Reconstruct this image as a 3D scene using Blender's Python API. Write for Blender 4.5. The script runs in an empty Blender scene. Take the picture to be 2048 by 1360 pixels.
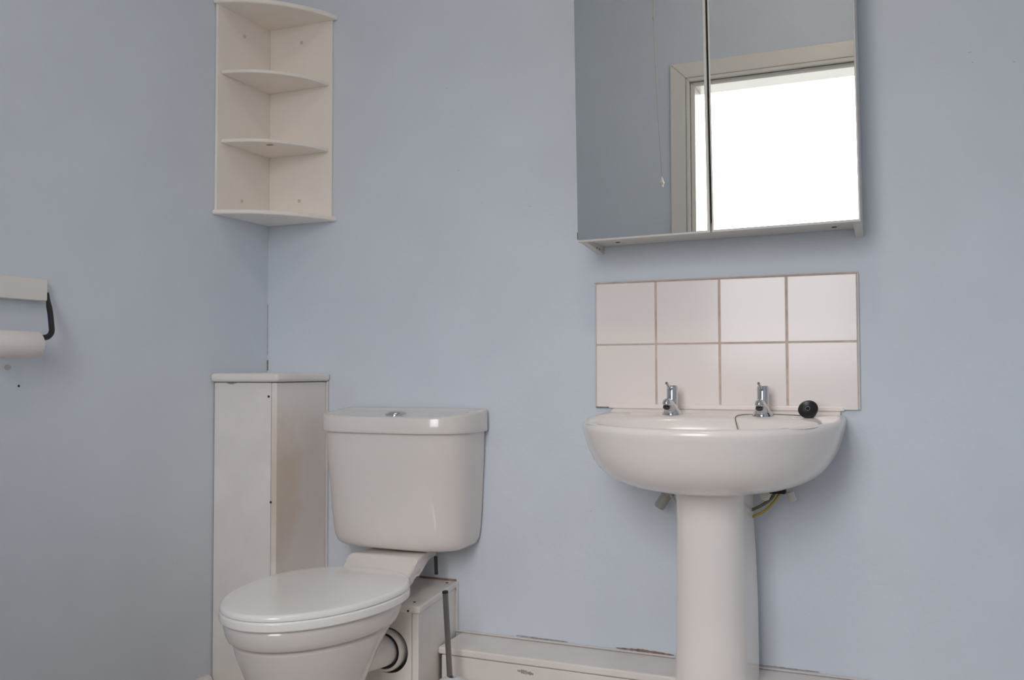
import bpy, bmesh, math, random
from mathutils import Vector, Matrix
random.seed(7)
S = bpy.context.scene
COL = S.collection
PI = math.pi

# ------------------------------------------------------------------ camera
YAW, PITCH, ROLL = 0.4055, 0.0344, -0.0028
f = Vector((-math.sin(YAW)*math.cos(PITCH), math.cos(YAW)*math.cos(PITCH), math.sin(PITCH)))
r = Vector((math.cos(YAW), math.sin(YAW), 0)); u = r.cross(f)
r2 = r*math.cos(ROLL) + u*math.sin(ROLL); u2 = -r*math.sin(ROLL) + u*math.cos(ROLL)
cd = bpy.data.cameras.new('camera'); cam = bpy.data.objects.new('camera', cd); COL.objects.link(cam)
cam.matrix_world = Matrix(((r2.x, u2.x, -f.x, 1.6842), (r2.y, u2.y, -f.y, -2.1422), (r2.z, u2.z, -f.z, 0.88), (0, 0, 0, 1)))
cd.sensor_width = 36; cd.lens = 1832.8*36/2048; cd.clip_start = .01
S.camera = cam

# ------------------------------------------------------------------ world, light, exposure
W = bpy.data.worlds.new('overcast_sky'); S.world = W; W.use_nodes = True
wn = W.node_tree; bg = wn.nodes['Background']; bg.inputs[1].default_value = 7.6
# overcast sky: three times brighter overhead than at the horizon, dull ground below it
tcw = wn.nodes.new('ShaderNodeTexCoord'); sx = wn.nodes.new('ShaderNodeSeparateXYZ'); wr = wn.nodes.new('ShaderNodeValToRGB')
mr = wn.nodes.new('ShaderNodeMapRange'); mr.inputs['From Min'].default_value = -1; mr.inputs['From Max'].default_value = 1
e0, e1 = wr.color_ramp.elements; e0.position = .49; e0.color = (.16, .16, .155, 1); e1.position = 1; e1.color = (.98, .98, 1, 1)
e2 = wr.color_ramp.elements.new(.51); e2.color = (.30, .30, .305, 1)
wn.links.new(tcw.outputs['Generated'], sx.inputs[0]); wn.links.new(sx.outputs['Z'], mr.inputs['Value'])
wn.links.new(mr.outputs[0], wr.inputs[0]); wn.links.new(wr.outputs[0], bg.inputs[0])
pl = bpy.data.lights.new('window_portal', 'AREA'); pl.shape = 'RECTANGLE'; pl.size = 0.80; pl.size_y = 1.39
pl.cycles.is_portal = True
po = bpy.data.objects.new('window_portal', pl); COL.objects.link(po)
po.location = (1.1625, -2.60, 1.555); po.rotation_euler = (PI/2, 0, 0)
S.view_settings.view_transform = 'Standard'; S.view_settings.look = 'None'
S.view_settings.exposure = 1.25; S.view_settings.gamma = 1.0; S.view_settings.use_curve_mapping = False
S.cycles.max_bounces = 12; S.cycles.diffuse_bounces = 8; S.cycles.transparent_max_bounces = 8

# ------------------------------------------------------------------ materials
def mat(name, col, rough=.5, metal=0., coat=0., bump=0., bscale=60., var=0., vscale=3., spec=.5, sub=0.):
    m = bpy.data.materials.new(name); m.use_nodes = True; nt = m.node_tree; N = nt.nodes; L = nt.links
    p = N['Principled BSDF']
    p.inputs['Base Color'].default_value = (*col, 1); p.inputs['Roughness'].default_value = rough
    p.inputs['Metallic'].default_value = metal; p.inputs['Coat Weight'].default_value = coat
    p.inputs['Coat Roughness'].default_value = .05; p.inputs['Specular IOR Level'].default_value = spec
    if bump or var: tc = N.new('ShaderNodeTexCoord')
    if bump:
        n = N.new('ShaderNodeTexNoise'); n.inputs['Scale'].default_value = bscale; n.inputs['Detail'].default_value = 4
        L.new(tc.outputs['Object'], n.inputs['Vector'])
        b = N.new('ShaderNodeBump'); b.inputs['Strength'].default_value = bump; b.inputs['Distance'].default_value = .002
        L.new(n.outputs['Fac'], b.inputs['Height']); L.new(b.outputs['Normal'], p.inputs['Normal'])
    if var:
        n = N.new('ShaderNodeTexNoise'); n.inputs['Scale'].default_value = vscale; n.inputs['Detail'].default_value = 5
        L.new(tc.outputs['Object'], n.inputs['Vector'])
        cr = N.new('ShaderNodeValToRGB')
        cr.color_ramp.elements[0].position = .35; cr.color_ramp.elements[1].position = .65
        cr.color_ramp.elements[0].color = (*[c*(1-var) for c in col], 1); cr.color_ramp.elements[1].color = (*[min(1, c*(1+var*.4)) for c in col], 1)
        L.new(n.outputs['Fac'], cr.inputs['Fac']); L.new(cr.outputs['Color'], p.inputs['Base Color'])
    return m
M = dict(
    wall=mat('blue_wall_paint', (.665, .715, .78), .55, bump=.25, bscale=90, var=.025, vscale=5),
    ceil=mat('ceiling_paint', (.90, .885, .86), .8, bump=.1),
    floor=mat('vinyl_floor', (.76, .71, .65), .45, var=.15, vscale=12),
    gloss=mat('white_gloss_paint', (.82, .765, .72), .3, bump=.25, bscale=35, var=.05, vscale=9),
    shelf=mat('cream_painted_pine', (.90, .835, .765), .42, bump=.2, bscale=40, var=.03, vscale=8),
    ceramic=mat('white_vitreous_china', (.77, .71, .675), .16, coat=.4),
    basin=mat('white_basin_china', (.91, .84, .80), .2, coat=.35),
    seat=mat('white_seat_plastic', (.93, .90, .865), .16, coat=.3),
    tile=mat('white_glazed_tile', (.94, .86, .82), .2, coat=.2, bump=.04, bscale=12),
    grout=mat('aged_grout', (.68, .55, .475), .85, bump=.4, bscale=200, var=.15, vscale=30),
    seal=mat('white_sealant', (.68, .64, .62), .4),
    chrome=mat('chrome', (.62, .63, .65), .08, metal=1.),
    brushed=mat('satin_steel', (.30, .28, .27), .28, metal=1.),
    dullmetal=mat('dull_valve_metal', (.42, .41, .38), .4, metal=.7),
    black=mat('black_metal', (.012, .012, .014), .45),
    rubber=mat('black_rubber', (.012, .013, .015), .35),
    mirror=mat('mirror_glass', (.95, .965, .96), .0, metal=1.),
    board=mat('white_melamine_board', (.68, .655, .61), .4),
    boardedge=mat('chipboard_edge', (.16, .13, .11), .8),
    paper=mat('toilet_paper', (.80, .74, .715), .95, bump=.4, bscale=300),
    card=mat('cardboard_core', (.10, .08, .065), .9),
    holder=mat('white_holder_board', (.80, .755, .71), .45),
    plastic=mat('white_plastic', (.70, .70, .73), .3),
    hole=mat('dark_hole', (.03, .022, .018), .9),
    cap=mat('screw_cover', (.66, .56, .49), .5),
    knot=mat('pine_knot_stain', (.50, .30, .15), .6),
    brown=mat('bare_plaster_or_shadow_brown', (.30, .20, .15), .9, var=.3, vscale=80),
    greyd=mat('grime', (.40, .36, .33), .8, var=.3, vscale=90),
    scuff=mat('scuff_mark', (.42, .42, .44), .8),
    filler=mat('wall_filler', (.52, .50, .50), .9, var=.1, vscale=60),
    yellow=mat('earth_cable_sleeve', (.46, .33, .07), .5),
    green=mat('earth_cable_green', (.16, .15, .06), .5),
    casing=mat('window_gloss_white', (.82, .77, .71), .3),
    cordm=mat('pull_cord', (.55, .50, .44), .8),
)
def stained():
    """white gloss with an old brownish damp stain of its own shape (object space)"""
    m = mat('stained_gloss_paint', (.82, .765, .72), .3, bump=.25, bscale=35); nt = m.node_tree; N = nt.nodes; L = nt.links
    tc = N.new('ShaderNodeTexCoord'); mp = N.new('ShaderNodeMapping'); mp.inputs['Location'].default_value = (0, .9, -2.1); mp.inputs['Scale'].default_value = (0, 9, 3.6)
    n = N.new('ShaderNodeTexNoise'); n.inputs['Scale'].default_value = 14; n.inputs['Detail'].default_value = 6
    ln = N.new('ShaderNodeVectorMath'); ln.operation = 'LENGTH'; ad = N.new('ShaderNodeMath'); ad.operation = 'MULTIPLY_ADD'; ad.inputs[1].default_value = .9
    cr = N.new('ShaderNodeValToRGB'); cr.color_ramp.elements[0].position = .35; cr.color_ramp.elements[1].position = 1.0
    cr.color_ramp.elements[0].color = (.70, .60, .50, 1); cr.color_ramp.elements[1].color = (.84, .775, .73, 1)
    L.new(tc.outputs['Object'], mp.inputs[0]); L.new(mp.outputs[0], ln.inputs[0]); L.new(tc.outputs['Object'], n.inputs['Vector'])
    L.new(n.outputs['Fac'], ad.inputs[0]); sb_ = N.new('ShaderNodeMath'); sb_.operation = 'SUBTRACT'; sb_.inputs[1].default_value = .35
    L.new(ln.outputs['Value'], ad.inputs[2]); L.new(ad.outputs[0], sb_.inputs[0]); L.new(sb_.outputs[0], cr.inputs[0]); L.new(cr.outputs[0], N['Principled BSDF'].inputs['Base Color'])
    return m
M['stained'] = stained()
g = bpy.data.materials.new('window_glass'); g.use_nodes = True; nt = g.node_tree; nt.nodes.clear()
o_ = nt.nodes.new('ShaderNodeOutputMaterial'); mx = nt.nodes.new('ShaderNodeMixShader'); tr = nt.nodes.new('ShaderNodeBsdfTransparent')
gl = nt.nodes.new('ShaderNodeBsdfGlossy'); gl.inputs['Roughness'].default_value = .02; fr = nt.nodes.new('ShaderNodeFresnel')
nt.links.new(fr.outputs[0], mx.inputs[0]); nt.links.new(tr.outputs[0], mx.inputs[1]); nt.links.new(gl.outputs[0], mx.inputs[2]); nt.links.new(mx.outputs[0], o_.inputs[0])
M['glass'] = g

# ------------------------------------------------------------------ helpers (all shapes are given in world metres)
def wloc(o):
    v = Vector(o.location)
    while o.parent: o = o.parent; v += Vector(o.location)
    return v
def obj(name, bm, m, parent=None, bevel=0, seg=2, smooth=False, loc=None, angle=35):
    """Link bm as ONE mesh object. Vertices are world coordinates and become local to `loc` / the parent."""
    bmesh.ops.recalc_face_normals(bm, faces=bm.faces)
    base = wloc(parent) if parent else Vector((0, 0, 0))
    if loc is None:
        if parent: loc = base
        else:
            mn = [min(v.co[i] for v in bm.verts) for i in range(3)]; mxx = [max(v.co[i] for v in bm.verts) for i in range(3)]
            loc = Vector(((mn[0]+mxx[0])/2, (mn[1]+mxx[1])/2, mn[2]))
    loc = Vector(loc)
    for v in bm.verts: v.co -= loc
    me = bpy.data.meshes.new(name); bm.to_mesh(me); bm.free()
    me.materials.append(M[m])
    o = bpy.data.objects.new(name, me); COL.objects.link(o)
    if parent: o.parent = parent
    o.location = loc - base
    if smooth or bevel:
        for p in me.polygons: p.use_smooth = True
        me.set_sharp_from_angle(angle=math.radians(angle))
    if bevel:
        b = o.modifiers.new('bevel', 'BEVEL'); b.width = bevel; b.segments = seg; b.limit_method = 'ANGLE'; b.angle_limit = math.radians(40)
        b.harden_normals = True
    return o
def thing(name, loc, label, cat, group=None):
    o = bpy.data.objects.new(name, None); COL.objects.link(o); o.location = loc; o.empty_display_size = .05
    o['label'] = label; o['category'] = cat
    if group: o['group'] = group
    return o
def tag(o, label, cat, group=None):
    o['label'] = label; o['category'] = cat
    if group: o['group'] = group
    return o
def struct(o): o['kind'] = 'structure'; return o
def bx(x0, x1, y0, y1, z0, z1, bm=None):
    bm = bm or bmesh.new()
    vs = [bm.verts.new((x, y, z)) for x in (x0, x1) for y in (y0, y1) for z in (z0, z1)]
    for q in ((0, 1, 3, 2), (4, 6, 7, 5), (0, 4, 5, 1), (2, 3, 7, 6), (0, 2, 6, 4), (1, 5, 7, 3)): bm.faces.new([vs[i] for i in q])
    return bm
def prism(poly, z0, z1, bm=None):
    bm = bm or bmesh.new()
    a = [bm.verts.new((x, y, z0)) for x, y in poly]; b = [bm.verts.new((x, y, z1)) for x, y in poly]
    n = len(poly); bm.faces.new(a[::-1]); bm.faces.new(b)
    for i in range(n): bm.faces.new((a[i], a[(i+1) % n], b[(i+1) % n], b[i]))
    return bm
def loft(loops, cap0=True, cap1=True, bm=None, close=False):
    bm = bm or bmesh.new()
    R = [[bm.verts.new(p) for p in lp] for lp in loops]; n = len(R[0])
    seq = list(zip(R, R[1:])) + ([(R[-1], R[0])] if close else [])
    for A, B in seq:
        for i in range(n): bm.faces.new((A[i], A[(i+1) % n], B[(i+1) % n], B[i]))
    if not close:
        if cap0: bm.faces.new(R[0][::-1])
        if cap1: bm.faces.new(R[-1])
    return bm
def tube(pts, rad, n=10, bm=None):
    pts = [Vector(p) for p in pts]; loops = []
    ref = Vector((0, 0, 1))
    if abs((pts[1]-pts[0]).normalized().z) > .9: ref = Vector((1, 0, 0))
    for i, p in enumerate(pts):
        t = (pts[min(i+1, len(pts)-1)] - pts[max(i-1, 0)]).normalized()
        a = t.cross(ref).normalized(); b = a.cross(t).normalized(); ref = b
        rr = rad[i] if isinstance(rad, (list, tuple)) else rad
        loops.append([p + (a*math.cos(2*PI*k/n) + b*math.sin(2*PI*k/n))*rr for k in range(n)])
    return loft(loops, bm=bm)
def spline(pts, k=6):
    pts = [Vector(p) for p in pts]; P = [pts[0]] + pts + [pts[-1]]; out = []
    for i in range(1, len(P)-2):
        for j in range(k):
            t = j/k; a, b, c, d = P[i-1:i+3]
            out.append(.5*((2*b) + (c-a)*t + (2*a-5*b+4*c-d)*t*t + (3*b-a-3*c+d)*t**3))
    out.append(pts[-1]); return out
def lathe(prof, c, axis=(0, 0, 1), n=32, bm=None, cap0=True, cap1=True):
    ax = Vector(axis).normalized(); q = Vector((0, 0, 1)).rotation_difference(ax); c = Vector(c)
    return loft([[c + q @ Vector((rr*math.cos(2*PI*k/n), rr*math.sin(2*PI*k/n), h)) for k in range(n)] for rr, h in prof], cap0, cap1, bm)
def polar(poly, c, n):
    """points of a closed outline met by n equal-angle rays from c"""
    out = []
    for k in range(n):
        a = 2*PI*k/n + .0137; d = (math.cos(a), math.sin(a)); best = None
        for i in range(len(poly)):
            x0, y0 = poly[i][0]-c[0], poly[i][1]-c[1]; x1, y1 = poly[(i+1) % len(poly)][0]-c[0], poly[(i+1) % len(poly)][1]-c[1]
            den = d[0]*(y1-y0) - d[1]*(x1-x0)
            if abs(den) < 1e-12: continue
            t = (x0*(y1-y0) - y0*(x1-x0))/den; s = (x0*d[1] - y0*d[0])/den
            if t > 0 and -1e-9 <= s <= 1+1e-9 and (best is None or t > best): best = t
        out.append((c[0]+d[0]*best, c[1]+d[1]*best))
    return out
def sgn(v): return -1 if v < 0 else 1
def dshape(cx, hw, yb, ys, yf, e=2.4, rb=.02, taper=0., n=40):
    """plan outline: flat back at yb, sides to ys, superelliptic front to yf"""
    P = []
    for k in range(n+1):
        a = PI*k/n
        P.append((cx + hw*sgn(math.cos(a))*abs(math.cos(a))**(2/e), ys - (ys-yf)*abs(math.sin(a))**(2/e)))
    hb = hw - taper
    for k in range(7):
        a = PI/2*k/6; P.append((cx - hb + rb*(1-math.cos(a)), yb - rb*(1-math.sin(a))))
    for k in range(7):
        a = PI/2*(1-k/6); P.append((cx + hb - rb*(1-math.cos(a)), yb - rb*(1-math.sin(a))))
    return P

# ================================================================== SETTING
X1, YF, ZC = 2.0, -2.45, 2.95          # right wall, window wall, ceiling
wb = struct(obj('wall_back', bx(-.12, X1+.12, 0, .12, 0, ZC), 'wall'))
wl = struct(obj('wall_left', bx(-.12, 0, YF, 0, 0, ZC), 'wall'))
struct(obj('wall_right', bx(X1, X1+.12, YF, 0, 0, ZC), 'wall'))
WX0, WX1, WZ0, WZ1 = .765, 1.56, .86, 2.25
bm = bx(-.12, WX0, YF-.15, YF, 0, ZC); bx(WX1, X1+.12, YF-.15, YF, 0, ZC, bm)
bx(WX0, WX1, YF-.15, YF, 0, WZ0, bm); bx(WX0, WX1, YF-.15, YF, WZ1, ZC, bm)
struct(obj('wall_front', bm, 'wall'))
struct(obj('floor', bx(-.12, X1+.12, YF-.15, .12, -.1, 0), 'floor'))
struct(obj('ceiling', bx(-.12, X1+.12, YF-.15, .12, ZC, ZC+.1), 'ceil'))
# window in the wall behind the camera, seen in the mirror
win = bpy.data.objects.new('window_1', None); COL.objects.link(win); win.location = ((WX0+WX1)/2, YF, WZ0); struct(win)
def ring(x0, x1, z0, z1, w, y0, y1):
    """four mitred bars round an opening"""
    bars = []
    o = [(x0-w, z0-w), (x1+w, z0-w), (x1+w, z1+w), (x0-w, z1+w)]; i = [(x0, z0), (x1, z0), (x1, z1), (x0, z1)]
    for k in range(4):
        q = [o[k], o[(k+1) % 4], i[(k+1) % 4], i[k]]; b = bmesh.new()
        A = [b.verts.new((x, y0, z)) for x, z in q]; B = [b.verts.new((x, y1, z)) for x, z in q]
        b.faces.new(A); b.faces.new(B[::-1])
        for j in range(4): b.faces.new((A[j], A[(j+1) % 4], B[(j+1) % 4], B[j]))
        bars.append(b)
    return bars
for b in ring(WX0-.018, WX1+.018, WZ0-.018, WZ1+.018, .074, YF, YF+.018): obj('architrave', b, 'casing', win, bevel=.004)
for b in ring(WX0-.0, WX1+.0, WZ0-.0, WZ1+.0, .016, YF-.02, YF+.020): obj('staff_bead', b, 'casing', win, bevel=.003)
for b in ring(WX0+.022, WX1-.022, WZ0+.022, WZ1-.022, .022, YF-.15, YF-.004): obj('lining', b, 'casing', win, bevel=.002)
obj('window_sill', bx(WX0-.05, WX1+.05, YF-.02, YF+.06, WZ0-.03, WZ0-.0005), 'casing', win, bevel=.006)
obj('pane', bx(WX0+.022, WX1-.022, YF-.135, YF-.131, WZ0+.022, WZ1-.022), 'glass', win)
# baseboards
bl = bmesh.new()
prof = [(0, 0), (.018, 0), (.018, .078), (.014, .088), (.006, .093), (0, .093)]
loft([[(x, y, z) for x, z in prof] for y in (YF, -.236)], bm=bl)
struct(obj('baseboard_left', bl, 'gloss'))
bb = bpy.data.objects.new('baseboard_back', None); COL.objects.link(bb); bb.location = (.64, -.13, 0); struct(bb)
obj('top_board', bx(.622, X1, -.134, 0, .191, .209), 'gloss', bb, bevel=.005, seg=3)
obj('front_panel', bx(.630, X1, -.130, -.112, 0, .1895), 'gloss', bb, bevel=.003)
obj('sealant_or_shadow_bead', bx(.61, X1, -.006, 0, .209, .2145), 'seal', bb, bevel=.003)
def strip(pts, w, axis, at, t=.0012, seed=1):
    """thin ragged patch on a wall: pts (a, z) centre line, w widths"""
    rnd = random.Random(seed); up = []; dn = []
    n = 24
    for k in range(n+1):
        s = k/n*(len(pts)-1); i = min(int(s), len(pts)-2); q = s-i
        a = pts[i][0]*(1-q)+pts[i+1][0]*q; z = pts[i][1]*(1-q)+pts[i+1][1]*q
        h = w*(.35+.65*rnd.random())*math.sin(PI*min(max(k/n, .04), .96))**.5
        up.append((a, z+h/2)); dn.append((a, z-h/2))
    P = up+dn[::-1]; b = bmesh.new()
    f3 = (lambda a, z, d: (d, a, z)) if axis == 'x' else (lambda a, z, d: (a, d, z))
    A = [b.verts.new(f3(a, z, at)) for a, z in P]; s = t if axis == 'x' else -t
    B = [b.verts.new(f3(a, z, at+s)) for a, z in P]
    m_ = len(P)
    for k in range(m_//2-1):
        b.faces.new((B[k], B[k+1], B[m_-2-k], B[m_-1-k]))
    for k in range(m_): b.faces.new((A[k], A[(k+1) % m_], B[(k+1) % m_], B[k]))
    return b
obj('peeled_patch', strip([(1.035, .2165), (1.10, .2175), (1.175, .2155)], .007, 'y', 0, .0016, 3), 'brown', bb)
obj('peeled_patch', strip([(.775, .2175), (.84, .2165), (.91, .2165)], .004, 'y', 0, .0016, 5), 'greyd', bb)
obj('peeled_patch', strip([(1.37, .217), (1.44, .2165), (1.5, .217)], .0035, 'y', 0, .0016, 9), 'greyd', bb)
obj('smudge', strip([(.832, .176), (.853, .174), (.873, .172)], .014, 'y', -.13, .0004, 8), 'greyd', bb)

# marks on the left wall
obj('plaster_patch', loft([[(x, -.829+rr*1.1*math.cos(2*PI*k/18)*(1+.12*math.sin(3*k)), .8915+rr*.8*math.sin(2*PI*k/18)*(1+.12*math.cos(2*k))) for k in range(18)] for rr, x in ((.0072, 0), (.0062, .0011))]), 'filler', wl)
obj('nail_hole', lathe([(.0024, 0), (.0024, .0008)], (0, -.803, .853), (1, 0, 0), 10), 'hole', wl)
obj('corner_crack', bx(0, .0028, -.0028, 0, .885, .915), 'brown', wl)
obj('corner_crack', bx(0, .0012, -.0012, 0, .93, 1.075), 'greyd', wl)
obj('corner_crack', bx(0, .0010, -.0010, 0, 1.075, 1.28), 'seal', wl)

for i, (x, z, w) in enumerate(((.613, 1.4083, .005), (.6809, 1.3173, .004), (.8153, 1.2982, .005), (1.8199, 1.5512, .008), (1.8242, 1.5292, .004), (1.9012, 1.5197, .004), (.5776, 1.6304, .003), (.9731, .5394, .003))):
    obj('scuff', strip([(x-w/2, z), (x, z+.0006), (x+w/2, z)], .0022, 'y', 0, .0003, 20+i), 'scuff', wb)

# ================================================================== CORNER BOXING (tall) AND SOIL-PIPE BOXING
cb = thing('corner_boxing', (.1, -.11, 0), 'tall white painted corner boxing with rounded top board left of the toilet', 'boxing')
obj('side_panel', bx(.003, .186, -.222, -.206, .0, .8535), 'gloss', cb, bevel=.0015, loc=None)
obj('side_panel', bx(.187, .204, -.222, 0, .0, .8535), 'stained', cb, bevel=.0025)
obj('top_board', bx(0, .2165, -.2365, 0, .855, .878), 'gloss', cb, bevel=.009, seg=4)
for x, z in ((.1795, .8175), (.188, .548)):
    obj('screw_hole', lathe([(.0030, 0), (.0030, .0012)], (x, -.222, z), (0, -1, 0), 12), 'hole', cb)
obj('paint_chip', strip([(.045, .8515), (.06, .8505), (.075, .8515)], .006, 'y', -.222, .0006, 2), 'greyd', cb)
obj('gap_shadow_strip', bx(0, .003, -.218, -.206, .70, .8535), 'brown', cb)  # brown strip painting the shade in the gap at the wall
obj('sealant_or_shadow_bead', bx(.204, .211, -.007, 0, .34, .855), 'seal', cb, bevel=.003)

sb = thing('soil_pipe_boxing', (.42, -.13, 0), 'low white boxing behind the toilet with a round hole for the waste pipe', 'boxing')
# front panel with a round hole
HC, HR = (.559, .228), .053
b = bmesh.new(); n = 48; sq = []
x0, x1, z0, z1 = .2055, .6213, 0, .3205
poly = [(x0, z0), (x1, z0), (x1, z1), (x0, z1)]
outer = polar(poly, HC, n)
for c_ in poly:
    k_ = min(range(n), key=lambda k: math.dist(outer[k], c_)); outer[k_] = c_
inner = [(HC[0]+HR*math.cos(2*PI*k/n+.0137), HC[1]+HR*math.sin(2*PI*k/n+.0137)) for k in range(n)]
loft([[(x, -.262, z) for x, z in outer], [(x, -.262, z) for x, z in inner], [(x, -.246, z) for x, z in inner], [(x, -.246, z) for x, z in outer]], bm=b, close=True)
obj('front_panel', b, 'gloss', sb)
b = bmesh.new()
P = [(.622, -.262), (.6395, -.262), (.605, 0), (.5875, 0)]
obj('side_panel', prism(P, 0, .3205, b), 'gloss', sb, bevel=.003)
P = [(.2055, -.270), (.647, -.270), (.609, 0), (.2055, 0)]
obj('top_board', prism(P, .3215, .3385), 'gloss', sb, bevel=.005, seg=3)
for x, y in ((.614, -.235), (.594, -.03)): obj('screw_hole', lathe([(.0032, 0), (.0032, .0012)], (x, y, .3385), (0, 0, 1), 12), 'hole', sb)
obj('screw_hole', lathe([(.0025, 0), (.0025, .0012)], (.617, -.270, .327), (0, -1, 0), 12), 'hole', sb)
obj('bare_edge', bx(.50, .606, -.0035, 0, .3385, .3425), 'brown', sb)
obj('sealant_or_shadow_bead', bx(.604, .613, -.007, 0, .209, .338), 'seal', sb, bevel=.003)

# ================================================================== TOILET
TX = .490
T = thing('toilet', (TX, -.45, 0), 'white close-coupled toilet with closed seat and chrome flush button beside the corner boxing', 'toilet')
NP = 72
def egg(hw, yf, yb, z, e=2.0, cx=TX, split=.42):
    """plan outline, blunter at the back; yf front, yb back"""
    ym = yb + (yf-yb)*split; P = []
    for k in range(NP):
        a = 2*PI*k/NP; c, s = math.cos(a), math.sin(a); ee = e if s < 0 else e*1.12
        x = cx + hw*sgn(c)*abs(c)**(2/ee); y = ym + ((ym-yf) if s < 0 else (yb-ym))*sgn(s)*abs(s)**(2/ee)
        P.append((x, y, z))
    return P
pan = []
for hw, yf, yb, z in ((.105, -.60, -.34, 0), (.105, -.60, -.34, .015), (.096, -.585, -.345, .03), (.088, -.57, -.365, .08), (.089, -.575, -.365, .13),
                      (.097, -.592, -.362, .17), (.110, -.612, -.352, .21), (.126, -.633, -.334, .25), (.137, -.646, -.318, .28), (.1455, -.655, -.302, .303), (.1500, -.660, -.285, .318),
                      (.1450, -.652, -.280, .325), (.1455, -.653, -.274, .3285), (.1560, -.668, -.266, .3295), (.1600, -.674, -.262, .333), (.1640, -.679, -.256, .343),
                      (.1675, -.683, -.250, .358), (.1675, -.683, -.248, .367), (.163, -.679, -.250, .3735)):
    pan.append(egg(hw, yf, yb, z))
bm = loft(pan)
# rear shelf that carries the cistern: a curved bracket extruded across the pan
top = [(-.035, .4305), (-.175, .4305), (-.195, .425), (-.225, .407), (-.26, .388), (-.30, .3735)]
und = [(-.33, .30), (-.295, .300), (-.276, .326), (-.2725, .343), (-.255, .352), (-.230, .366), (-.200, .383), (-.165, .398), (-.120, .409), (-.07, .414), (-.035, .415)]
pr = spline([(0, y, z) for y, z in top], 3)+spline([(0, y, z) for y, z in und], 3)
def half_w(y, z):
    q = max(0, min(1, (y+.20)/.165)); w = .098 - .032*q*q*(3-2*q)
    if z < .40: w -= .012*min(1, (.40-z)/.06)
    return w
loops = []
for t in (-1, -.97, -.9, .9, .97, 1):
    ins = {1: .010, .97: .0035, .9: 0}[abs(t)]
    cy = sum(p.y for p in pr)/len(pr); cz = sum(p.z for p in pr)/len(pr)
    loops.append([(TX+.011 + t*half_w(p.y, p.z), p.y - sgn(p.y-cy)*ins*.4, p.z - (ins*.6 if p.z > .39 else 0)) for p in pr])
loft(loops, bm=bm)
obj('pan', bm, 'ceramic', T, smooth=True, angle=40)
# spigot at the back of the pan
# seat and lid
def plate(hw, yf, yb, z0, z1, rb, rt, crown=0.):
    L = []
    for k in range(6):
        a = PI/2*k/5; i = rb*(1-math.sin(a)); L.append(egg(hw-i, yf+i, yb-i, z0+rb*(1-math.cos(a))))
    for k in range(7):
        a = PI/2*k/6; i = rt*(1-math.cos(a)); L.append(egg(hw-i, yf+i, yb-i, z1-rt+rt*math.sin(a)))
    if crown:
        for k in range(1, 7):
            t = k/6; i = rt + (hw-rt)*.93*t; L.append(egg(hw-i, yf+i, yb-i, z1+crown*math.sin(t*PI/2)))
    return L
obj('seat', loft(plate(.1785, -.694, -.222, .3745, .394, .004, .005)), 'seat', T, smooth=True, angle=60)
obj('lid', loft(plate(.1775, -.693, -.219, .3948, .4075, .002, .009, .004)), 'seat', T, smooth=True, angle=60)
obj('hinge', lathe([(.005, 0), (.0065, .002), (.0065, .140), (.005, .142)], (TX-.071, -.226, .3965), (1, 0, 0), 20), 'seat', T, smooth=True)
# cistern
def cist(hw, yf, z, e=3.5, yb=-.008, rb=.006, ys=-.055): return [(x, y, z) for x, y in polar(dshape(TX, hw, yb, ys, yf, e=e, rb=rb), (TX, -.08), 96)]
C = []
for hw, yf, z in ((.138, -.122, .4345), (.158, -.136, .4352), (.173, -.145, .4385), (.182, -.151, .446), (.1875, -.156, .459), (.191, -.160, .480),
                  (.195, -.166, .53), (.1985, -.174, .60), (.2025, -.183, .66), (.204, -.187, .72), (.204, -.187, .728)):
    C.append(cist(hw, yf, z))
cs = obj('cistern', loft(C), 'ceramic', T, smooth=True, angle=50)
def lidz(y, z): return z + (-.195-y)*-.085       # the lid rises a little towards the wall
def lid_loop(hw, yf, z, slope, yb=-.006):
    return [(x, y, z + (y+.197)*.085*slope) for x, y, _ in cist(hw, yf, z, yb=yb, e=3.4)]
L = [lid_loop(.200, -.184, .7285, 0), lid_loop(.2115, -.196, .7290, 0), lid_loop(.2130, -.1975, .7315, 0), lid_loop(.2135, -.198, .736, .1), lid_loop(.2128, -.1975, .764, 1), lid_loop(.2115, -.1963, .7665, 1), lid_loop(.2085, -.1935, .7685, 1),
     lid_loop(.198, -.185, .7695, 1, -.014), lid_loop(.190, -.177, .768, 1, -.022), lid_loop(.180, -.167, .7645, 1, -.034), lid_loop(.170, -.159, .7640, 1, -.044)]
cl = obj('cistern_lid', loft(L), 'ceramic', cs, smooth=True, angle=50)
zb = .764+(.197-.10)*.085
bt = obj('flush_button', lathe([(.0275, -.004), (.0275, .002), (.026, .0035), (.022, .0035), (.021, .002), (.0195, .002), (.0190, .0045), (.017, .0065), (.011, .008), (.004, .0085)], (.485, -.103, zb), (0, -.085, 1), 36), 'chrome', cs, smooth=True)
obj('fixing_bolt', tube([(.588, -.08, .415), (.590, -.08, .37)], .0045, 10), 'black', T, smooth=True)

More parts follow.
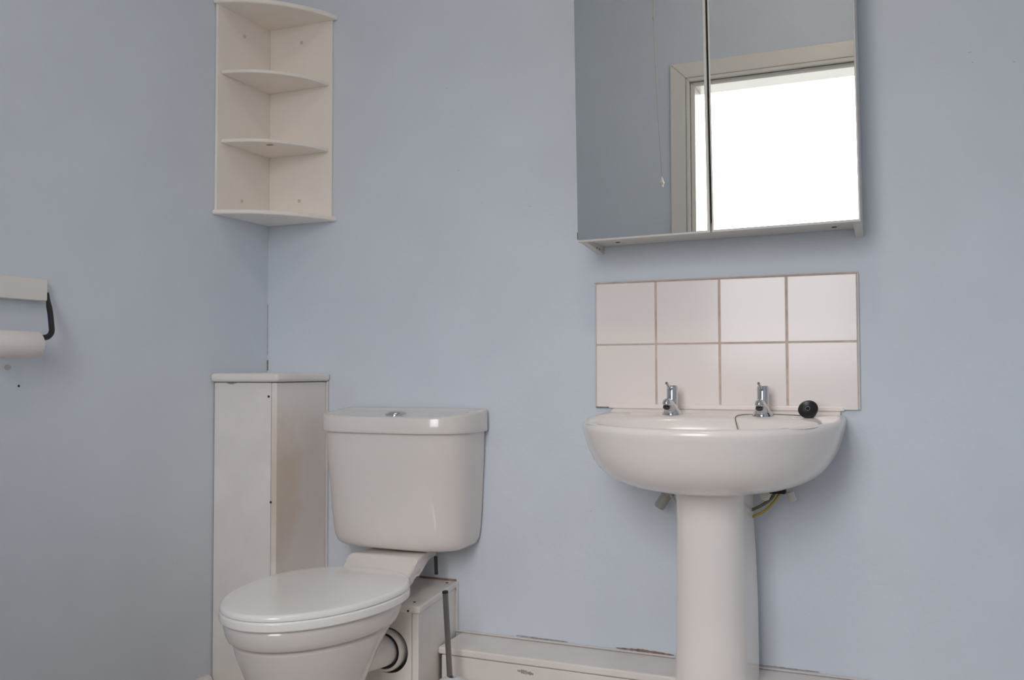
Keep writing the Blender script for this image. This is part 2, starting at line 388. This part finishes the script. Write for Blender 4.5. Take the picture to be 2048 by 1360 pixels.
# pan connector into the boxing
wp = thing('waste_pipe', (.54, -.26, .228), 'white plastic waste pipe collar running from the toilet into the boxing hole', 'pipe')
ax = Vector((.03, .10, -.002)).normalized()
obj('pipe', tube([(.512, -.385, .232), (.530, -.325, .229), (.546, -.268, .228), (.551, -.235, .227)], [.036, .0372, .0375, .0375], 36), 'gloss', wp, smooth=True)
obj('collar', loft([[Vector((.551, -.252-.02*h, .228)) + Vector((rr*math.cos(2*PI*k/40), 0, rr*math.sin(2*PI*k/40))) for k in range(40)]
    for rr, h in ((.0405, -.8), (.0485, -.8), (.0495, .0), (.0495, .7), (.047, 1.0), (.0425, 1.0), (.0405, .8))], close=True), 'gloss', wp, smooth=True, angle=50)
obj('inner_gap_ring', loft([[Vector((.5495, -.266-.001*h, .228)) + Vector((rr*math.cos(2*PI*k/40), 0, rr*math.sin(2*PI*k/40))) for k in range(40)]
    for rr, h in ((.0378, 0), (.0410, 0), (.0410, 5), (.0378, 5))], close=True), 'rubber', wp, smooth=True)  # black ring painting the dark edge between collar and pipe
obj('outer_gap_ring', loft([[Vector((.559, -.252-.001*h, .228)) + Vector((rr*math.cos(2*PI*k/40), 0, rr*math.sin(2*PI*k/40))) for k in range(40)]
    for rr, h in ((.0495, 0), (.0526, 0), (.0526, 5), (.0495, 5))], close=True), 'rubber', wp, smooth=True)  # black ring painting the dark gap between collar and hole

# toilet brush
br = thing('toilet_brush', (.70, -.215, .10), 'thin steel toilet brush handle standing against the low boxing right of the toilet', 'brush')
obj('handle', tube([(.7035, -.215, .06), (.6825, -.21, .3615)], .0068, 16), 'brushed', br, smooth=True)
obj('end_cap', lathe([(.0072, 0), (.0072, .004), (.006, .0055)], (.6825, -.21, .3605), (-.07, 0, 1), 16), 'black', br, smooth=True)
obj('bristle_head', lathe([(.012, 0), (.034, .01), (.036, .05), (.02, .065)], (.7035, -.215, .015), (0, 0, 1), 24), 'plastic', br, smooth=True)
bh = thing('brush_holder', (.7035, -.215, 0), 'white domed toilet brush pot on the floor under the steel handle', 'brush holder')
obj('pot', loft([[(.7035+rr*math.cos(2*PI*k/36), -.215+rr*math.sin(2*PI*k/36), z) for k in range(36)] for rr, z in ((.0, .003), (.047, .002), (.050, .006), (.047, .136), (.044, .136), (.044, .012), (.0, .010))], False, False), 'plastic', bh, smooth=True)
obj('pot_lid', loft([[(.7035+rr*math.cos(2*PI*k/36), -.215+rr*math.sin(2*PI*k/36), z) for k in range(36)] for rr, z in ((.0505, .1365), (.0505, .142), (.046, .150), (.030, .163), (.012, .171), (.010, .171), (.010, .165), (.044, .1375))], close=True), 'plastic', bh, smooth=True)

# ================================================================== PEDESTAL BASIN
BX = 1.291
B = thing('pedestal_basin', (BX, -.18, 0), 'white ceramic washbasin on a full pedestal below the tiled splashback', 'washbasin')
NB = 112; BC = (BX, -.17)
def rim(hw, ys, yf, z, e=2.25, yb=-.001, rb=.012, tap=0., tilt=0.):
    return [(x, y, z + tilt*(y+.2)) for x, y in polar(dshape(BX, hw, yb, ys, yf, e, rb, tap, 60), BC, NB)]
Lp = [rim(.085, -.10, -.245, .626, yb=-.03, e=2.2), rim(.128, -.11, -.295, .629, yb=-.02, e=2.2), rim(.168, -.12, -.330, .637, yb=-.012), rim(.198, -.12, -.357, .6475, yb=-.006), rim(.220, -.12, -.378, .660), rim(.237, -.12, -.394, .675),
      rim(.249, -.12, -.405, .692), rim(.258, -.12, -.413, .712), rim(.265, -.12, -.420, .733), rim(.270, -.12, -.425, .752, tilt=.02), rim(.2725, -.12, -.4275, .763, tilt=.03),
      rim(.2720, -.12, -.427, .770, tilt=.035), rim(.2685, -.12, -.4235, .7755, tilt=.035), rim(.262, -.12, -.417, .7775, tilt=.035)]
def inner(hw, hd, cy, z, e=2.3, tilt=.035):
    P = []
    for k in range(180):
        a = 2*PI*k/180; c, s = math.cos(a), math.sin(a)
        P.append((BX+hw*sgn(c)*abs(c)**(2/e), cy+hd*sgn(s)*abs(s)**(2/e)))
    return [(x, y, z+tilt*(y+.2)) for x, y in polar(P, (BX, cy), NB)]
Lp += [inner(.240, .146, -.252, .7750), inner(.235, .142, -.252, .7720), inner(.230, .138, -.252, .765), inner(.222, .130, -.25, .745, tilt=0), inner(.20, .115, -.245, .70, tilt=0), inner(.15, .09, -.235, .665, tilt=0), inner(.06, .04, -.23, .652, tilt=0), inner(.02, .02, -.23, .650, tilt=0)]
bs = obj('basin', loft(Lp), 'basin', B, smooth=True, angle=70)
# raised back ledge against the wall
obj('back_ledge', loft([[(x, y, z) for y, z in ((-.0005, .770), (-.030, .770), (-.026, .782), (-.020, .786), (-.006, .7905), (-.0005, .791))] for x in (1.032, 1.040, 1.542, 1.552)]), 'basin', B, bevel=.002)
def ped(hw, yf, z, back=None):
    hb = back or hw; P = []
    for k in range(25):
        a = PI*k/24; P.append((BX+.008+hw*sgn(math.cos(a))*abs(math.cos(a))**(.9), -.175-(-.175-yf)*abs(math.sin(a))**.9, z))
    return P + [(BX+.008-hb, -.12, z), (BX+.008-hb, -.062, z), (BX+.008+hb, -.062, z), (BX+.008+hb, -.12, z)]
PL = [ped(.0835, -.268, 0, .0835), ped(.0835, -.268, .02), ped(.0795, -.262, .05, .0805), ped(.0770, -.258, .15, .0795), ped(.0755, -.256, .27, .0795), ped(.0735, -.254, .38, .0785), ped(.0715, -.253, .48, .0755), ped(.0705, -.253, .55, .0715), ped(.0715, -.255, .60, .0710), ped(.074, -.258, .634, .0725)]
obj('pedestal', loft(PL), 'basin', B, smooth=True, angle=50)

# taps
def tap(x, label):
    t = thing('tap', (x, -.066, .7755), label, 'tap', 'taps on the washbasin')
    n = 32; z0 = .7795
    def ell(cy, cz, rx, rr, tilt):   # ellipse whose plane leans forward by tilt
        return [(x+rx*math.cos(2*PI*k/n), cy+rr*math.sin(2*PI*k/n)*math.cos(tilt), cz+rr*math.sin(2*PI*k/n)*math.sin(tilt)) for k in range(n)]
    L = [ell(-.066, z0, .0225, .0225, 0), ell(-.066, z0+.003, .0225, .0225, 0), ell(-.0675, z0+.007, .0205, .0205, .05), ell(-.073, z0+.014, .0165, .0175, .25), ell(-.082, z0+.021, .0130, .0150, .6),
         ell(-.095, z0+.0275, .0108, .0118, 1.05), ell(-.110, z0+.030, .0100, .0100, 1.35), ell(-.117, z0+.0297, .0095, .0095, 1.42), ell(-.1205, z0+.0295, .0082, .0082, 1.45), ell(-.1232, z0+.0292, .0058, .0058, 1.45), ell(-.1245, z0+.029, .0030, .0030, 1.45), ell(-.1249, z0+.029, .0008, .0008, 1.45)]
    obj('spout', loft(L), 'chrome', t, smooth=True, angle=50)
    obj('outlet', lathe([(.0078, 0), (.0078, .005), (.0066, .006)], (x, -.1165, z0+.0225), (0, -.55, -.8), 20), 'rubber', t, smooth=True)
    obj('handle', lathe([(.0095, 0), (.0122, .002), (.0122, .006), (.0115, .007), (.0115, .009), (.0126, .010), (.0126, .050), (.0108, .0535), (.004, .0545)], (x, -.062, z0+.014), (0, .02, 1), 32), 'chrome', t, smooth=True)
    obj('lever', tube([(x-.001, -.0695, z0+.058), (x-.002, -.085, z0+.066), (x-.003, -.104, z0+.0735)], [.0042, .0036, .0030], 14), 'chrome', t, smooth=True)
    return t
tap(1.191, 'left chrome basin tap, farther from the black plug')
tap(1.3935, 'right chrome basin tap, next to the plug chain')
obj_ = None

# plug and chain
pg = thing('basin_plug', (1.493, -.09, .779), 'round black rubber plug on a ball chain lying on the right rim of the washbasin', 'plug')
pax = Vector((-.12, -.80, .50)).normalized(); pc = Vector((1.492, -.093, .7965))
obj('stopper', lathe([(.0145, -.013), (.0165, -.004), (.0170, 0), (.0205, .0005), (.0208, .0045), (.0190, .0060), (.0150, .0050), (.0130, .0035), (.004, .0035)], pc, pax, 36), 'rubber', pg, smooth=True, angle=40)
obj('ring', tube([pc + pax*.006 + Vector((.0045*math.cos(a*PI/6), 0, .0045*math.sin(a*PI/6))) for a in range(13)], .0009, 6), 'brushed', pg, smooth=True)
ch = spline([(1.474, -.085, .7835), (1.455, -.064, .7835), (1.43, -.050, .7838), (1.395, -.040, .7840), (1.365, -.058, .7835), (1.347, -.083, .7825), (1.341, -.105, .779), (1.345, -.125, .768), (1.352, -.140, .752)], 14)
b = bmesh.new(); acc = 0
for p, q in zip(ch, ch[1:]):
    b2 = lathe([(.0005, -.0013), (.0012, -.0006), (.0013, 0), (.0012, .0006), (.0005, .0013)], p, q-p, 6, bm=b)
tube(ch, .0005, 5, bm=b)
obj('chain', b, 'brushed', pg, smooth=True)

# fittings under the basin
iv = thing('isolating_valve', (1.165, -.06, .58), 'small grey metal valve tilted under the left of the washbasin', 'valve')
a0, a1 = Vector((1.157, -.06, .567)), Vector((1.186, -.06, .612))
obj('valve_body', tube([a0, a0+(a1-a0)*.12, a0+(a1-a0)*.15, a1], [.0115, .0125, .0125, .0115], 20), 'dullmetal', iv, smooth=True)
obj('clamp', lathe([(.011, 0), (.014, .002), (.014, .012), (.011, .014)], a0+(a1-a0)*.62, a1-a0, 16), 'dullmetal', iv, smooth=True)
tag(obj('braided_hose', tube(spline([(1.178, -.07, .640), (1.183, -.07, .610), (1.200, -.075, .583), (1.235, -.085, .563)], 6), .0032, 10), 'cordm', smooth=True), 'thin pale hose behind the left edge of the pedestal', 'hose')
ec = tag(obj('earth_cable', tube(spline([(1.432, -.055, .630), (1.422, -.060, .604), (1.395, -.07, .573), (1.355, -.08, .553), (1.33, -.085, .54)], 6), .0030, 10), 'yellow', smooth=True), 'lower yellow earth cable curving behind the right of the pedestal', 'cable', 'cables under the basin')
tag(obj('earth_cable', tube(spline([(1.426, -.060, .632), (1.410, -.064, .602), (1.385, -.074, .583), (1.350, -.086, .568), (1.33, -.09, .56)], 6), .0036, 10), 'green', smooth=True), 'upper olive green cable curving behind the right of the pedestal', 'cable', 'cables under the basin')
ek = thing('pipe_clamp', (1.42, -.06, .60), 'white clip with dark clamp under the right of the washbasin', 'clamp')
obj('clip', lathe([(.006, 0), (.0095, .002), (.0095, .022), (.006, .024)], (1.452, -.035, .592), (-.35, -.1, 1), 16), 'board', ek, smooth=True)
obj('nut', lathe([(.009, 0), (.0115, .002), (.0115, .012), (.009, .014)], (1.398, -.075, .606), (0, -.5, .2), 8), 'board', ek, smooth=True)
obj('clamp_band', bx(1.402, 1.440, -.075, -.05, .612, .634), 'hole', ek, bevel=.003)

# ================================================================== TILED SPLASHBACK
TS = thing('tiled_splashback', (BX, 0, .794), 'splashback of eight white square tiles above the washbasin', 'splashback')
TX0, TZ0, PT = .9901, .7938, .15
obj('grout', bx(TX0+.001, TX0+4*PT-.001, -.0066, 0, TZ0, TZ0+2*PT-.001), 'grout', TS)
rnd = random.Random(3)
for i in range(4):
    for j in range(2):
        gx = .0023
        x0 = TX0+i*PT+gx; x1 = TX0+(i+1)*PT-gx; z0 = TZ0+j*PT+(gx*.75 if j else 0); z1 = TZ0+(j+1)*PT-gx*.75
        b = bx(x0, x1, -.0085, -.001, z0, z1)
        ay, az = rnd.uniform(-.006, .006), rnd.uniform(-.006, .006); cx_, cz_ = (x0+x1)/2, (z0+z1)/2
        for v in b.verts:
            if v.co.y < -.005: v.co.y += (v.co.x-cx_)*ay + (v.co.z-cz_)*az
        obj('tile', b, 'tile', TS, bevel=.0016, seg=3, loc=(cx_, 0, z0))
obj('sealant_or_shadow_bead', bx(1.022, 1.560, -.0093, -.0005, .7905, .8020), 'tile', TS, bevel=.003)
obj('edge_sealant', bx(TX0-.003, TX0+.0015, -.0065, 0, TZ0, TZ0+2*PT), 'seal', TS, bevel=.002)
obj('edge_sealant', bx(TX0+4*PT-.0015, TX0+4*PT+.003, -.0065, 0, TZ0, TZ0+2*PT), 'seal', TS, bevel=.002)
obj('edge_sealant', bx(TX0-.003, TX0+4*PT+.003, -.0065, 0, TZ0+2*PT-.001, TZ0+2*PT+.003), 'grout', TS, bevel=.002)
obj('sealant_or_shadow_bead', bx(TX0+.0, 1.03, -.0075, 0, TZ0-.0018, TZ0+.0002), 'brown', TS)  # brown line painting the shadow under the tile edge, no sealant here

# ================================================================== MIRROR CABINET
CXL, CXR, CZ0, CZ1, CY = .9935, 1.6045, 1.1775, 1.90, -.150
K = thing('mirror_cabinet', (CXL, 0, CZ0), 'white bathroom wall cabinet with two mirrored doors above the splashback', 'cabinet')
MX = 1.3010
for x0, x1 in ((CXL, MX-.0030), (MX+.0012, CXR)):
    d = obj('door', bx(x0, x1, CY+.003, CY+.017, CZ0, CZ1), 'board', K, bevel=.0012)
    # mirror glass stops short of the inner and lower door edge
    mm = obj('mirror_panel', bx(x0+(.0015 if x0 == CXL else .0045), x1-(.0055 if x0 == CXL else .0035), CY, CY+.003, CZ0+.0048, CZ1-.004), 'mirror', d)
    obj('mirror_edge', bx(x0+.0005, x1-.0005, CY+.0022, CY+.0030, CZ0+.0006, CZ1-.001), 'board', d)
sz = CZ0+.007
obj('bottom_panel', bx(CXL+.016, CXR-.016, CY+.020, -.002, sz, sz+.016), 'board', K, bevel=.001)
for x0, x1 in ((CXL+.0005, CXL+.0165), (CXR-.0165, CXR-.0005)):
    b = bmesh.new(); P = [(CY+.019, CZ0+.001), (-.001, CZ0-.0125), (-.001, CZ1), (CY+.019, CZ1)]
    A = [b.verts.new((x0, y, z)) for y, z in P]; Bv = [b.verts.new((x1, y, z)) for y, z in P]
    b.faces.new(A); b.faces.new(Bv[::-1])
    for k in range(4): b.faces.new((A[k], A[(k+1) % 4], Bv[(k+1) % 4], Bv[k]))
    obj('side_panel', b, 'board', K, bevel=.001)
obj('top_panel', bx(CXL+.016, CXR-.016, CY+.020, -.002, CZ1-.017, CZ1-.001), 'board', K)
obj('back_panel', bx(CXL+.0165, CXR-.0165, -.008, -.003, sz+.016, CZ1-.018), 'board', K)
for x, y, rr in ((1.062, -.055, .0055), (1.547, -.05, .0055), (1.30, -.095, .0022), (1.535, -.105, .002)):
    obj('peg_hole', lathe([(rr, 0), (rr, .0008)], (x, y, sz), (0, 0, -1), 14), 'hole', K)
for y in (-.055, -.035):
    obj('peg_hole', lathe([(.0022, 0), (.0022, .0006)], (CXL+.0165, y, CZ0-.003), (1, 0, 0), 10), 'hole', K)
obj('chipped_edge', bx(CXL-.0002, CXL+.0018, CY-.0003, CY+.002, CZ0+.006, CZ0+.022), 'boardedge', K)
K.rotation_euler = (0, -.012, 0)

# ================================================================== CORNER SHELF
H = thing('corner_shelf', (0, 0, 1.30), 'cream painted wooden corner shelf unit with four bowed shelves on the wall', 'corner shelf')
pt = .009
pL = obj('back_panel', bx(.0005, pt, -.2275, -.0005, 1.3115, 1.868), 'shelf', H, bevel=.002)
pR = obj('back_panel', bx(pt, .2215, -pt, -.0005, 1.3115, 1.868), 'shelf', H, bevel=.002)
def bowed(a, bow, z0, z1, o=0.):
    """shelf board: sits in the corner, ends on both walls, front edge bowed out"""
    P = [(o, -o)]; A = Vector((o, -a)); Bq = Vector((a, -o)); mid = (A+Bq)/2; d = (Bq-A); Ln = d.length; nrm = Vector((1, -1)).normalized()
    R = (Ln*Ln/4 + bow*bow)/(2*bow); c = mid + nrm*(bow-R); a0 = math.atan2(A.y-c.y, A.x-c.x); a1 = math.atan2(Bq.y-c.y, Bq.x-c.x)
    for k in range(29): t = a0+(a1-a0)*k/28; P.append((c.x+R*math.cos(t), c.y+R*math.sin(t)))
    return prism(P, z0, z1)
obj('shelf', bowed(.238, .047, 1.866, 1.879, .0005), 'shelf', H, bevel=.004, seg=3)
obj('shelf', bowed(.213, .051, 1.681, 1.691, pt), 'shelf', H, bevel=.003, seg=3)
kn = obj('shelf', bowed(.213, .051, 1.4945, 1.5045, pt), 'shelf', H, bevel=.003, seg=3)
obj('shelf', bowed(.236, .047, 1.2995, 1.3118, .0005), 'shelf', H, bevel=.004, seg=3)
k_ = obj('knot', loft([[(.114+rr*math.cos(2*PI*k/20)*1.1, -.1406+rr*math.sin(2*PI*k/20)*.8, z) for k in range(20)] for rr, z in ((.0105, 1.4946), (.0085, 1.4940))]), 'knot', kn)
for c, a in (((pt, -.120, 1.8135), (1, 0, 0)), ((pt, -.127, 1.352), (1, 0, 0))): obj('screw_cap', lathe([(.0052, 0), (.0050, .001)], c, a, 16), 'cap', pL)
for c, a in (((.1195, -pt, 1.817), (0, -1, 0)), ((.114, -pt, 1.364), (0, -1, 0))): obj('screw_cap', lathe([(.0052, 0), (.0050, .001)], c, a, 16), 'cap', pR)

# ================================================================== TOILET ROLL HOLDER
RH = thing('toilet_roll_holder', (0, -.845, 1.05), 'white board with black bent metal arm fixed to the left wall', 'holder')
obj('backboard', bx(.0005, .022, -.975, -.7555, 1.0312, 1.0765), 'holder', RH, bevel=.0015)
for s in (1, -1):
    yc = -.865; e = lambda y: yc + s*(y-yc)
    pts = spline([(.016, e(-.7490), 1.050), (.022, e(-.7530), 1.030), (.036, e(-.7600), 1.006), (.051, e(-.7690), .979), (.0585, e(-.7745), .966), (.0612, e(-.7820), .9570), (.062, e(-.794), .9525), (.062, e(-.830), .9500)], 6)
    rr = [.0016+.0042*min(1, k/9) for k in range(len(pts))]
    obj('arm', tube(pts, rr, 14), 'black', RH, smooth=True)
RO = thing('toilet_roll', (.062, -.865, .9355), 'nearly used white toilet roll hanging on the black holder', 'toilet roll')
def cyl_y(rads, ys): return [[(.062+rr*math.cos(2*PI*k/48), y, .9368+rr*math.sin(2*PI*k/48)) for k in range(48)] for rr, y in zip(rads, ys)]
obj('paper', loft(cyl_y((.0165, .0268, .0275, .0275, .0268, .0165), (-.8145, -.8145, -.8165, -.913, -.9150, -.9150)), close=True), 'paper', RO, smooth=True, angle=50)
obj('core', loft(cyl_y((.0145, .0163, .0163, .0145), (-.815, -.815, -.9145, -.9145)), close=True), 'card', RO, smooth=True, angle=50)

# ================================================================== LIGHT PULL CORD (seen in the mirror)
PC = thing('light_pull_cord', (.72, -1.92, ZC), 'cream light pull cord reflected in the left mirror door', 'pull cord')
pts = [(.722, -1.92, 2.93), (.727, -1.92, 2.40), (.735, -1.92, 2.1), (.756, -1.92, 1.70)]
obj('cord', tube(spline(pts, 5), .0016, 8), 'cordm', PC, smooth=True)
obj('connector', lathe([(.002, 0), (.0055, .004), (.0055, .016), (.002, .020)], (.727, -1.92, 2.365), (0, 0, 1), 14), 'cordm', PC, smooth=True)
obj('knob', lathe([(.004, 0), (.0065, .003), (.0065, .012), (.0095, .016), (.0105, .021), (.007, .028), (.004, .040), (.002, .046)], (.7555, -1.92, 1.650), (0, 0, 1), 20), 'casing', PC, smooth=True)
obj('ceiling_switch', lathe([(.040, 0), (.042, -.003), (.040, -.022), (.012, -.028)], (.722, -1.92, ZC), (0, 0, 1), 28), 'casing', PC, smooth=True)

# ================================================================== CEILING LAMP (unseen, added for soft light from above)
CL = thing('ceiling_fill_lamp', (1.35, -1.40, ZC), 'unseen white dome lamp added on the ceiling for soft light from above', 'lamp')
lm = bpy.data.materials.new('fill_lamp_opal'); lm.use_nodes = True; lp = lm.node_tree.nodes['Principled BSDF']
lp.inputs['Base Color'].default_value = (.8, .78, .74, 1); lp.inputs['Emission Color'].default_value = (1, .88, .74, 1); lp.inputs['Emission Strength'].default_value = 11
M['lamp'] = lm
obj('lamp_base', lathe([(.11, 0), (.115, -.004), (.115, -.022), (.10, -.024)], (1.35, -1.40, ZC), (0, 0, 1), 40), 'casing', CL, smooth=True)
obj('lamp_shade', lathe([(.105, -.024), (.112, -.035), (.108, -.060), (.085, -.085), (.045, -.100), (.004, -.104)], (1.35, -1.40, ZC), (0, 0, 1), 40), 'lamp', CL, smooth=True)
